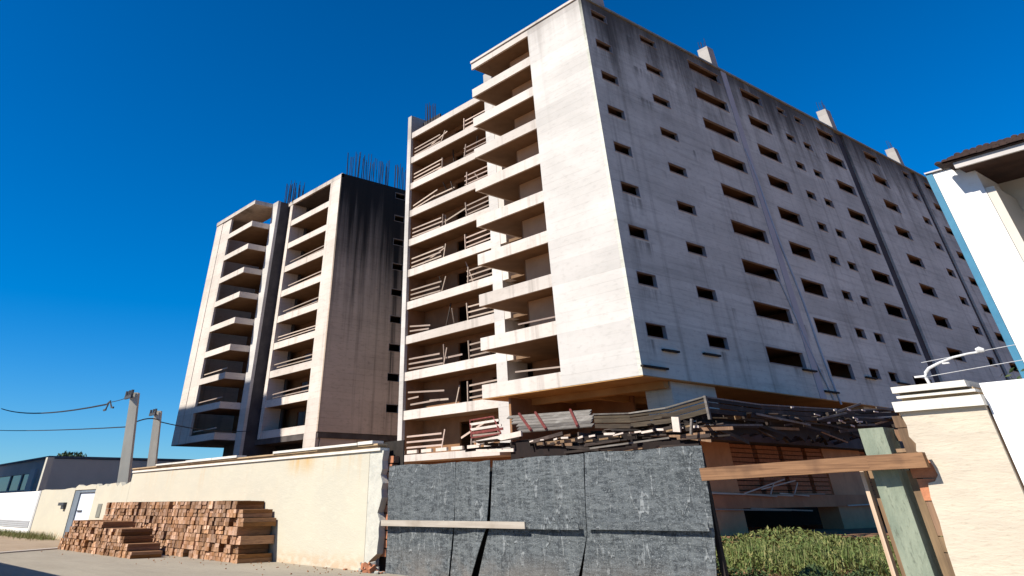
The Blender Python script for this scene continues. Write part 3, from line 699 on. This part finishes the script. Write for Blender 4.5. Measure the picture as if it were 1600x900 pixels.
for x in (6.7, 9.8, 11.3, 14.6, 17.8): build('stud', G().box(x, x+.1, -21.98, -21.88, 0, 2.35), M_OLDW, H)

# ------------------------------------------------------------------ gap between hoarding and pillar
tag(build('timber_beam', G().bar((18.02,-22.28,1.985),(21.5,-22.36,2.06),.09,.20).bar((21.5,-22.36,2.06),(22.42,-22.30,2.075),.14,.2), M_BEAM), 'long orange-brown timber beam nailed across the gap beside the hoarding', 'beam')
tag(build('concrete_post', G().box(21.40, 21.84, -22.15, -21.7, 0, 2.55), M_GPOST), 'pale green square concrete post standing in the gap', 'post')
PL = thing('plank_frame', 'rough brown planks propped upright on both sides of the green concrete post', 'planks', (21.5,-22,0))
build('plank', G().bar((21.20,-22.1,0),(21.18,-22.0,2.05),.07,.12), wood('tan_plank', (.52,.38,.27), (.42,.29,.19), None, (12,12,.8), .1), PL)
build('plank', G().bar((21.33,-21.95,0),(21.30,-21.9,2.05),.12,.10), M_BRWN, PL)
build('plank', G().bar((22.02,-22.05,0),(22.0,-22.0,1.95),.13,.10), M_BRWN, PL)
build('plank', G().bar((21.90,-21.7,2.45),(22.35,-21.9,2.38),.2,.16), M_BRWN, PL)
build('plank', G().bar((21.9,-22.0,2.22),(22.4,-22.0,2.22),.16,.05), M_BRWN, PL)

P = thing('wall_pillar', 'cream plastered pillar with stepped white cap at the right carrying the curved lamp arm', 'pillar', (22.8,-22,0))
poly = [(22.12,0.0),(23.553,0.0),(23.553,2.74),(22.12,2.74)]
edge = [(22.20,2.74),(22.24,2.55),(22.21,2.4),(22.28,2.3),(22.24,2.2),(22.36,2.12),(22.42,2.0),(22.44,1.88),(22.36,1.80),(22.24,1.78),(22.2,1.6),(22.2,1.3),(22.16,1.0),(22.14,.6),(22.12,0.0)]
build('plaster', G().prism([(23.553,0.0),(23.553,2.74)]+edge, -22.12, -22.06), M_PILL, P)
build('pillar_core', G().box(22.16, 23.55, -22.055, -21.6, 0, 2.74), plain('core_render', (.42,.30,.20), (.34,.23,.15), 3), P)
zb = .05
while zb < 2.6:
    hb = rj.uniform(.14,.42); build('brick', G().box(22.03+rj.uniform(-.03,.07), 22.44+rj.uniform(-.06,.03), -22.105+rj.uniform(0,.03), -21.9, zb, min(zb+hb, 2.7)), M_BRICK if 1.55 < zb < 1.85 else M_BRWN, P)
    zb += hb+.012
build('cap', G().box(22.16, 23.58, -22.20, -21.5, 2.742, 2.885), M_CAP, P)
build('cap', G().box(22.32, 23.54, -22.13, -21.6, 2.885, 2.925), M_CAPD, P)
build('cap', G().box(22.28, 23.54, -22.22, -21.5, 2.927, 2.965), M_CAP, P)
build('cap', G().box(22.32, 23.50, -22.14, -21.6, 2.965, 3.0), M_CAPD, P)
build('cap', G().box(22.26, 23.46, -22.27, -21.4, 3.002, 3.09), M_CAP, P)
tag(build('lamp_arm', G().tube([(22.82,-22,3.08),(22.80,-22,3.20),(22.82,-22,3.27),(22.90,-22,3.33),(23.10,-22,3.39),(23.35,-22,3.445),(23.6,-22,3.47),(23.80,-22,3.475)], [.027,.027,.025,.022,.018,.016,.015,.015], 8)
    .tube([(23.74,-22,3.50),(23.80,-22,3.505),(23.86,-22,3.49)], [.03,.045,.025], 8).box(22.62,22.80,-22.02,-21.99,3.215,3.24).box(23.15,23.26,-22.02,-21.98,3.365,3.385), M_GALV, None, True), 'thin curved galvanised lamp arm on top of the right pillar', 'lamp')
for i, (za, zb) in enumerate(((3.22,3.40),(3.43,3.62))):
    tag(build('fence_wire', G().tube([(22.8,-21.95,za),(24.3,-21.95,(za+zb)/2-.01),(27,-21.95,zb)], .0045, 4), M_GALV), ('lower' if i == 0 else 'upper')+' thin wire strung right from the lamp arm above the white wall', 'wire')
tag(build('white_wall', G().box(23.585, 45, -22.05, -21.8, 0, 3.045), M_WHITE), 'plain bright white boundary wall right of the pillar', 'wall')

# ------------------------------------------------------------------ white house on the right
HO = thing('white_house', 'white two-storey house with dark tiled eaves at the right edge', 'house', (25,-16,0))
build('front_wall', G().box(23.02, 23.92, -17.0, -15.2, 0, 7.92), M_WHITE, HO)
build('front_wall', G().box(23.925, 34, -17.0, -16.8, 0, 4.4), M_WHITE, HO)
build('back_wall', G().box(23.925, 34, -15.5, -15.3, 4.4, 7.75), M_CREAM, HO)
build('corner_strip', G().box(22.86, 23.015, -17.02, -16.8, 0, 7.93), M_BLUE, HO)
build('wall_flashing', G().box(22.86, 23.6, -17.06, -15.2, 7.94, 7.97), plain('pale_flashing', (.6,.58,.54), (.5,.48,.45), 3), HO)
build('soffit', G().box(23.72, 34, -17.55, -15.51, 7.73, 7.78), M_EAVE, HO)
build('fascia', G().box(23.70, 34, -17.62, -17.555, 7.70, 7.84), plain('pale_fascia', (.52,.48,.44), (.44,.41,.38), 3), HO)
build('balcony_pier', G().box(23.93, 24.12, -16.99, -15.52, 4.41, 7.3), M_CREAM, HO)
for r_ in range(5):
    for i in range(34):
        x = 23.42+i*.16+(.03 if r_ % 2 else 0)
        if x < 23.42+.06*r_: continue
        g = G(); y = -17.72+r_*.42; z = 7.86+r_*.16+rj.uniform(-.012,.012)
        prof = [(x+.085*math.cos(a), z+.055*math.sin(a)+.02) for a in [math.pi*k/4 for k in range(5)]]
        g.prism(prof, y, y+.5); build('roof_tile', g, M_ROOF, HO)
build('roof_deck', G().prism([(-17.7,7.85),(-15.0,8.85),(-12,8.85),(-12,7.85)], 23.5, 34, 'x'), M_ROOF, HO)

def leaves(n, fn, size, seed, flat=.5):
    rs = random.Random(seed); g = G()
    for _ in range(n):
        p = Vector(fn(rs)); s_ = size*rs.uniform(.5,1.4)
        e = Euler((rs.uniform(-1,1)*flat*2, rs.uniform(-1,1)*flat*2, rs.uniform(0,6.28))).to_matrix()
        g.add([p+e@Vector(v) for v in ((-s_,0,0),(0,-s_*.38,.1*s_),(s_,0,0),(0,s_*.38,.1*s_))], [(0,1,2,3)])
    return g
VP = thing('climbing_plant', 'green creeper showing above the white wall at the right edge', 'plant', (25.2,-21,0))
build('foliage', leaves(900, lambda r: (23.75+r.random()**.7*2.8, -21.6+r.random()*.5, 2.75+r.random()*(.42+.12*math.sin(r.random()*9))), .06, 3), M_LEAF2, VP, fix=False)
build('stem', G().tube([(25.2,-21.2,0),(25.1,-21.2,1.5),(24.8,-21.2,3.0)], .03, 5), M_STEM, VP)

# ------------------------------------------------------------------ weeds inside the site, verge grass
def mound(r):
    x = r.uniform(13.5,22); y = r.uniform(-18.8,-13)
    hgt = .50+.15*math.sin(x*1.3+1)*math.sin(y*.9)+.10*math.sin(x*3.1+y*2)+.06*math.sin(x*7)+(y+17)*-.012
    return (x, y, hgt*(1-.8*r.random()**3)+r.uniform(-.03,.07))
def mound2(r):
    x = r.uniform(7,21.5); y = r.uniform(-13.5,-2)
    return (x, y, (.25+.20*(y+13.5)/11.5+.16*math.sin(x*1.1+2)*math.sin(y*.8+1))*(1-.8*r.random()**3)+r.uniform(-.03,.12)*r.random())
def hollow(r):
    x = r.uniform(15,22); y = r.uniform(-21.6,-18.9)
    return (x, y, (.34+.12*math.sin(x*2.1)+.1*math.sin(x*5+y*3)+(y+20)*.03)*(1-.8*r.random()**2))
lv = leaves(21000, mound, .050, 9, .45); lb = leaves(22000, mound2, .09, 10, .5); lv.add(lb.v, lb.f)
w = build('weeds', lv, M_LEAF, None, fix=False); w['kind'] = 'stuff'
w = build('ground_cover', leaves(9000, hollow, .055, 12, .5), M_LEAF2, None, fix=False); w['kind'] = 'stuff'  # darker leaf colour carries the shade of the low front
def blades(n, fn, h, seed):
    rs = random.Random(seed); g = G()
    for _ in range(n):
        x, y, z = fn(rs); a = rs.uniform(0,6.28); k = h*rs.uniform(.5,1.3); w_ = k*.05; dx, dy = math.cos(a)*k*.5, math.sin(a)*k*.5
        g.add([(x-dy*.1,y+dx*.1,z),(x+dy*.1,y-dx*.1,z),(x+dx,y+dy,z+k)], [(0,1,2)])
    return g
def tips(r):
    x = r.uniform(13.5,22); y = r.uniform(-18.9,-13)
    return (x, y, .34+.15*math.sin(x*1.3+1)*math.sin(y*.9)+.10*math.sin(x*3.1+y*2)+(y+17)*-.012)
w = build('tall_grass', blades(4500, tips, .34, 15), leaf('dry_grass', (.11,.15,.038), (.075,.12,.026), (.26,.24,.10)), None, fix=False); w['kind'] = 'stuff'
w = build('grass', blades(5200, lambda r: (r.uniform(-70,-27.2)+r.gauss(0,.6), -22.3-abs(r.gauss(0,.55)), 0), .3, 4), leaf('verge_grass', (.10,.13,.035), (.16,.16,.05), (.24,.20,.09)), None, fix=False); w['kind'] = 'stuff'

# ------------------------------------------------------------------ timber stacks
def block(seed):
    """one bundle of short sawn boards, ends to the street"""
    rs = random.Random(seed); g = G(); rows = rs.choice([1,2,2,2]); z = 0.0
    for r_ in range(rows):
        n = rs.choice([1,1,2,2]); x = -.5; hh = 1/rows
        for q in range(n):
            ww = 1/n; dy = rs.uniform(-.022,.022); e = lambda: rs.uniform(-.012,.012)
            x0, x1, z0, z1 = x+.004+e()*.5, x+ww-.004+e()*.5, z+.0, z+hh-(.065 if r_ == rows-1 else .02)+e()
            y0, y1 = -.5+dy, .5+rs.uniform(-.02,.02)
            g.add([(x0,y0,z0),(x1,y0+e(),z0),(x1,y1,z0),(x0,y1,z0),(x0,y0+e(),z1),(x1,y0,z1+e()),(x1,y1,z1),(x0,y1,z1)],
                  [(0,3,2,1),(4,5,6,7),(0,1,5,4),(1,2,6,5),(2,3,7,6),(3,0,4,7)]); x += ww
        z += hh
    me = bpy.data.meshes.new('timber_bundle'); me.from_pydata(g.v, [], g.f); me.materials.append(M_TIMB); return me
BL = [block(i) for i in range(16)]
rt = random.Random(31)
def timber(parent, x, y0, y1, z, w, h, rz=0):
    o = bpy.data.objects.new('timber_bundle', rt.choice(BL)); COL.objects.link(o); o.parent = parent
    o.location = Vector((x, (y0+y1)/2, z))-parent.location
    o.scale = (w*rt.uniform(.95,1.03), (y1-y0), h*rt.uniform(.96,1.03)); o.rotation_euler = (0, rt.gauss(0,.012), rz+rt.gauss(0,.015))
ST = thing('timber_stack', 'long high stack of red-brown sawn timber bundles against the yellow wall', 'timber stack', (-8,-22.8,.02))
w, h = .385, .237
for r_ in range(7):
    z = .02+r_*h
    for i in range(42):
        x = -16.35+i*w+rt.uniform(-.02,.02)+(r_ % 2)*.05
        xmax = (-.45, -.5, -.3, -.55, -.42, -.8, -1.75)[r_]
        if x > xmax+.12: continue
        if i in (41, 37) and r_ in (1,3): continue
        if rt.random() < .012: continue
        jut = rt.gauss(0,.03)+(-.12 if i > 36 and rt.random() < .45 else 0)
        split = .1 if (i == 12 and r_ > 1) else 0
        timber(ST, x, -23.35+jut+split+r_*.012, -22.16, z, w, h)
SF = thing('low_timber_stack', 'lower stepped stack of red-brown sawn timber bundles in front of the long stack', 'timber stack', (-11,-24.6,.02))
for r_, (x0, x1) in enumerate(((-15.85,-5.65),(-15.4,-6.45),(-15.1,-7.0),(-14.9,-7.45),(-14.6,-9.9))):
    n = int(round((x1-x0)/w)); 
    for i in range(n):
        x = x0+w/2+i*(x1-x0)/n
        timber(SF, x, -25.25+rt.gauss(0,.04)+r_*.015, -24.0+rt.gauss(0,.05), .02+r_*.205, (x1-x0)/n, .205)

# rubble at the broken end of the yellow wall
RB = thing('rubble_heap', 'small heap of broken brick at the foot of the yellow wall end', 'rubble', (6.0,-22.3,0))
rb = random.Random(8)
for i in range(26):
    a = rb.uniform(0,6.28); d = abs(rb.gauss(0,.35)); s_ = rb.uniform(.05,.13); z = max(0, .26-d*.5)*rb.random()
    x, y = 6.0+math.cos(a)*d*1.2, -22.28+math.sin(a)*d*.5
    p = Vector((x,y,z+.02)); q = p+Vector((rb.uniform(-1,1),rb.uniform(-1,1),rb.uniform(-.4,.4))).normalized()*s_*1.8
    build('brick_piece', G().bar(p, q, s_, s_*.8), M_BRICK if rb.random() < .6 else M_STRIP, RB)

g = G()
for i in range(150):
    x, y = rb.uniform(-17,6.4), -22.2-abs(rb.gauss(0,1.4))
    if y < -29: continue
    p = Vector((x,y,.025)); g.bar(p, p+Vector((rb.uniform(-1,1),rb.uniform(-1,1),.2)).normalized()*rb.uniform(.015,.05), rb.uniform(.015,.045), rb.uniform(.01,.03))
w = build('grit', g, M_SOIL); w['kind'] = 'stuff'

# ------------------------------------------------------------------ left background: house, poles, wires, tree
GH = thing('grey_house', 'low grey flat-roofed house behind the white gate at the left edge', 'house', (-84,-10,0))
build('side_wall', G().box(-78.3, -78.0, -11.9, 12, 0, 5.75), M_GREY, GH)
build('front_wall', wall_holes(-140, -78.31, 0, 5.8, [(-120,-83,3.0,4.55)], lambda u,z,d: (u, -12+d, z), .3), M_GREYF, GH)
build('roof_slab', G().box(-140, -77.9, -12.15, 12.2, 5.802, 6.0), plain('slate_edge', (.12,.13,.15), (.09,.10,.12), 1), GH)
wn_ = build('window', G().box(-120,-83,-11.8,-11.75,3.0,4.55), M_GLASS, GH)
for x in (-112,-104,-96,-90): build('mullion', G().box(x,x+.35,-11.95,-11.81,3.0,4.55), M_GRILL, wn_)
build('pillar', G().box(-84.5,-82.0,-12.3,-12.01,2.0,4.9), M_GRILL, GH)
tag(build('corner_post', G().bar((-44.2,-20,0),(-44.2,-20,4.5),.55,.5), M_POLE), 'short pale post rising behind the low wall before the grey house', 'post')
def pole(x, y, h, w0, w1, tx, ty, label):
    """tapered square pole turned on its axis, its top leaning by tx, ty"""
    p = thing('utility_pole', label, 'utility pole', (x,y,0), 'concrete utility poles behind the low wall')
    g = G(); c, s_ = math.cos(R(-32)), math.sin(R(-32)); ring = lambda cx, cy, w, z: [(cx+(a*c-b*s_)*w/2, cy+(a*s_+b*c)*w/2, z) for a, b in ((-1,-1),(1,-1),(1,1),(-1,1))]
    g.add(ring(x, y, w0, 0)+ring(x+tx, y+ty, w1, h), [(0,3,2,1),(4,5,6,7),(0,1,5,4),(1,2,6,5),(2,3,7,6),(3,0,4,7)])
    build('shaft', g, M_POLE, p); x += tx; y += ty
    build('crossarm', G().bar((x-w1*1.9,y-w1*.62,h-.2),(x+w1*.8,y-w1*.62,h-.2),.12,.16), M_METAL, p)
    for d in (-1.6, -.4, .6): build('insulator', G().tube([(x+d*w1,y-w1*.62,h-.14),(x+d*w1,y-w1*.62,h+.12)], .09, 6), M_METAL, p)
    return p
pole(-21.0, -20.9, 6.75, .66, .44, -.27, -.84, 'taller nearer concrete utility pole behind the low wall')
pole(-36.74, -13.84, 7.3, .72, .50, -.29, -.83, 'shorter farther concrete utility pole behind the yellow wall')
def cable(pts, r, label): tag(build('power_cable', G().tube(pts, r, 5), M_WIRE), label, 'cable', 'overhead cables at the left')
def sagp(a, b, s_, n=12): return [lerp(a,b,i/n)-Vector((0,0,s_*4*(i/n)*(1-i/n))) for i in range(n+1)]
cable(sagp((-95,-16,11.6), (-27.0,-21.6,6.62), .5), .05, 'upper thick overhead cable running left from the taller pole')
cable(sagp((-21.2,-21.5,5.1), (-100,-18,9.6), .2), .03, 'lower thin overhead cable running left from the taller pole')
cable(sagp((-21.2,-21.4,5.3), (-36.9,-14.5,6.7), -.15), .035, 'short looping cable between the two utility poles')
cable(sagp((-36.9,-14.4,6.6), (-60,4.6,8.0), .3), .035, 'cable running from the shorter pole to the left tower')
cable(sagp((-26.6,-21.6,6.7), (-21.5,-21.9,6.6), .05), .02, 'thin end of the upper cable between its splice and the taller pole')
tag(build('cable_splice', G().bar((-27.0,-21.6,6.62),(-26.4,-21.6,6.75),.08,.08).bar((-26.5,-21.6,6.75),(-25.9,-21.6,6.42),.07,.07).bar((-26.7,-21.6,6.6),(-27.0,-21.6,6.35),.07,.07).bar((-27.4,-21.6,6.33),(-26.9,-21.6,6.33),.08,.1).bar((-25.9,-21.6,6.38),(-25.4,-21.6,6.33),.08,.1), M_METAL), 'small dark cable splice hanging on the overhead cable beside the taller pole', 'cable splice')
TR = thing('tree', 'distant dark green tree top peeping over the grey house roof', 'tree', (-235,30,0))
g = G().tube([(-235,30,0),(-235,30,5),(-234.5,30,9)], [.6,.5,.35], 7)
for a in range(5): g.tube([(-235,30,6+a*.5),(-235+math.cos(a*1.3)*4,30+math.sin(a*1.3)*3,10+a*.3)], [.25,.1], 5)
build('trunk', g, M_STEM, TR)
def crown(r):
    a = r.uniform(0,6.28); c = r.choice([(-7,0,10.5,4.5),(0,1,12,4),(6,-1,10.8,4),(-13,0,9.8,3.5),(2,3,10,5)]); d = r.random()**.5
    b = r.uniform(-1,1); return (-235+c[0]+math.cos(a)*c[3]*d*1.3, 30+c[1]+math.sin(a)*c[3]*d, c[2]+b*c[3]*.38*math.sqrt(max(0,1-d*d*.8)))
build('crown', leaves(2600, crown, .55, 17, .8), M_LEAF2, TR, fix=False)

# ------------------------------------------------------------------ buildings across the street (outside the frame, they shade the left)
AB = thing('apartment_block', 'tall plain apartment block across the street beyond the left edge', 'building', (-95,-46,0))
ABT = 42.8
hs = [(-108+i*4.6, -105.6+i*4.6, 2+3*k, 3.4+3*k) for i in range(8) for k in range(13)]
build('front_wall', wall_holes(-112, -71, 0, ABT, hs, lambda u,z,d: (u, -38-d, z), .3), M_CREAM, AB)
build('end_wall', G().box(-63.6, -63.3, -54, -38.0, 0, ABT+4).box(-70.99, -63.61, -38.3, -38.0, 0, ABT+4).box(-71, -70.7, -54, -38.31, ABT-.1, ABT+4).box(-70.69, -63.61, -53.9, -38.31, ABT+3.6, ABT+3.9).box(-112, -111.7, -54, -38.31, 0, ABT).box(-111.7, -63.6, -54, -53.7, 0, ABT), M_CREAM, AB)
build('roof', G().box(-111.7, -63.6, -53.7, -38.31, ABT-.5, ABT-.1), M_GREY, AB)
for k in range(13): build('floor_slab', G().box(-111.6, -63.7, -53.6, -38.4, 1+3*k, 1.2+3*k), M_GREY, AB)
SH = thing('street_house', 'long low house across the street outside the lower left corner', 'house', (-18,-38,0))
build('wall', G().box(-50, 4.5, -43, -34.4, 0, 3.6), M_CREAM, SH)
build('roof', G().box(-50.6, 5.0, -43.5, -34.05, 3.602, 3.9), M_GREY, SH)
for x in (-44,-36,-28,-20,-12,-4): build('window', G().box(x,x+2,-34.4,-34.35,1.2,2.4), M_GLASS, SH)
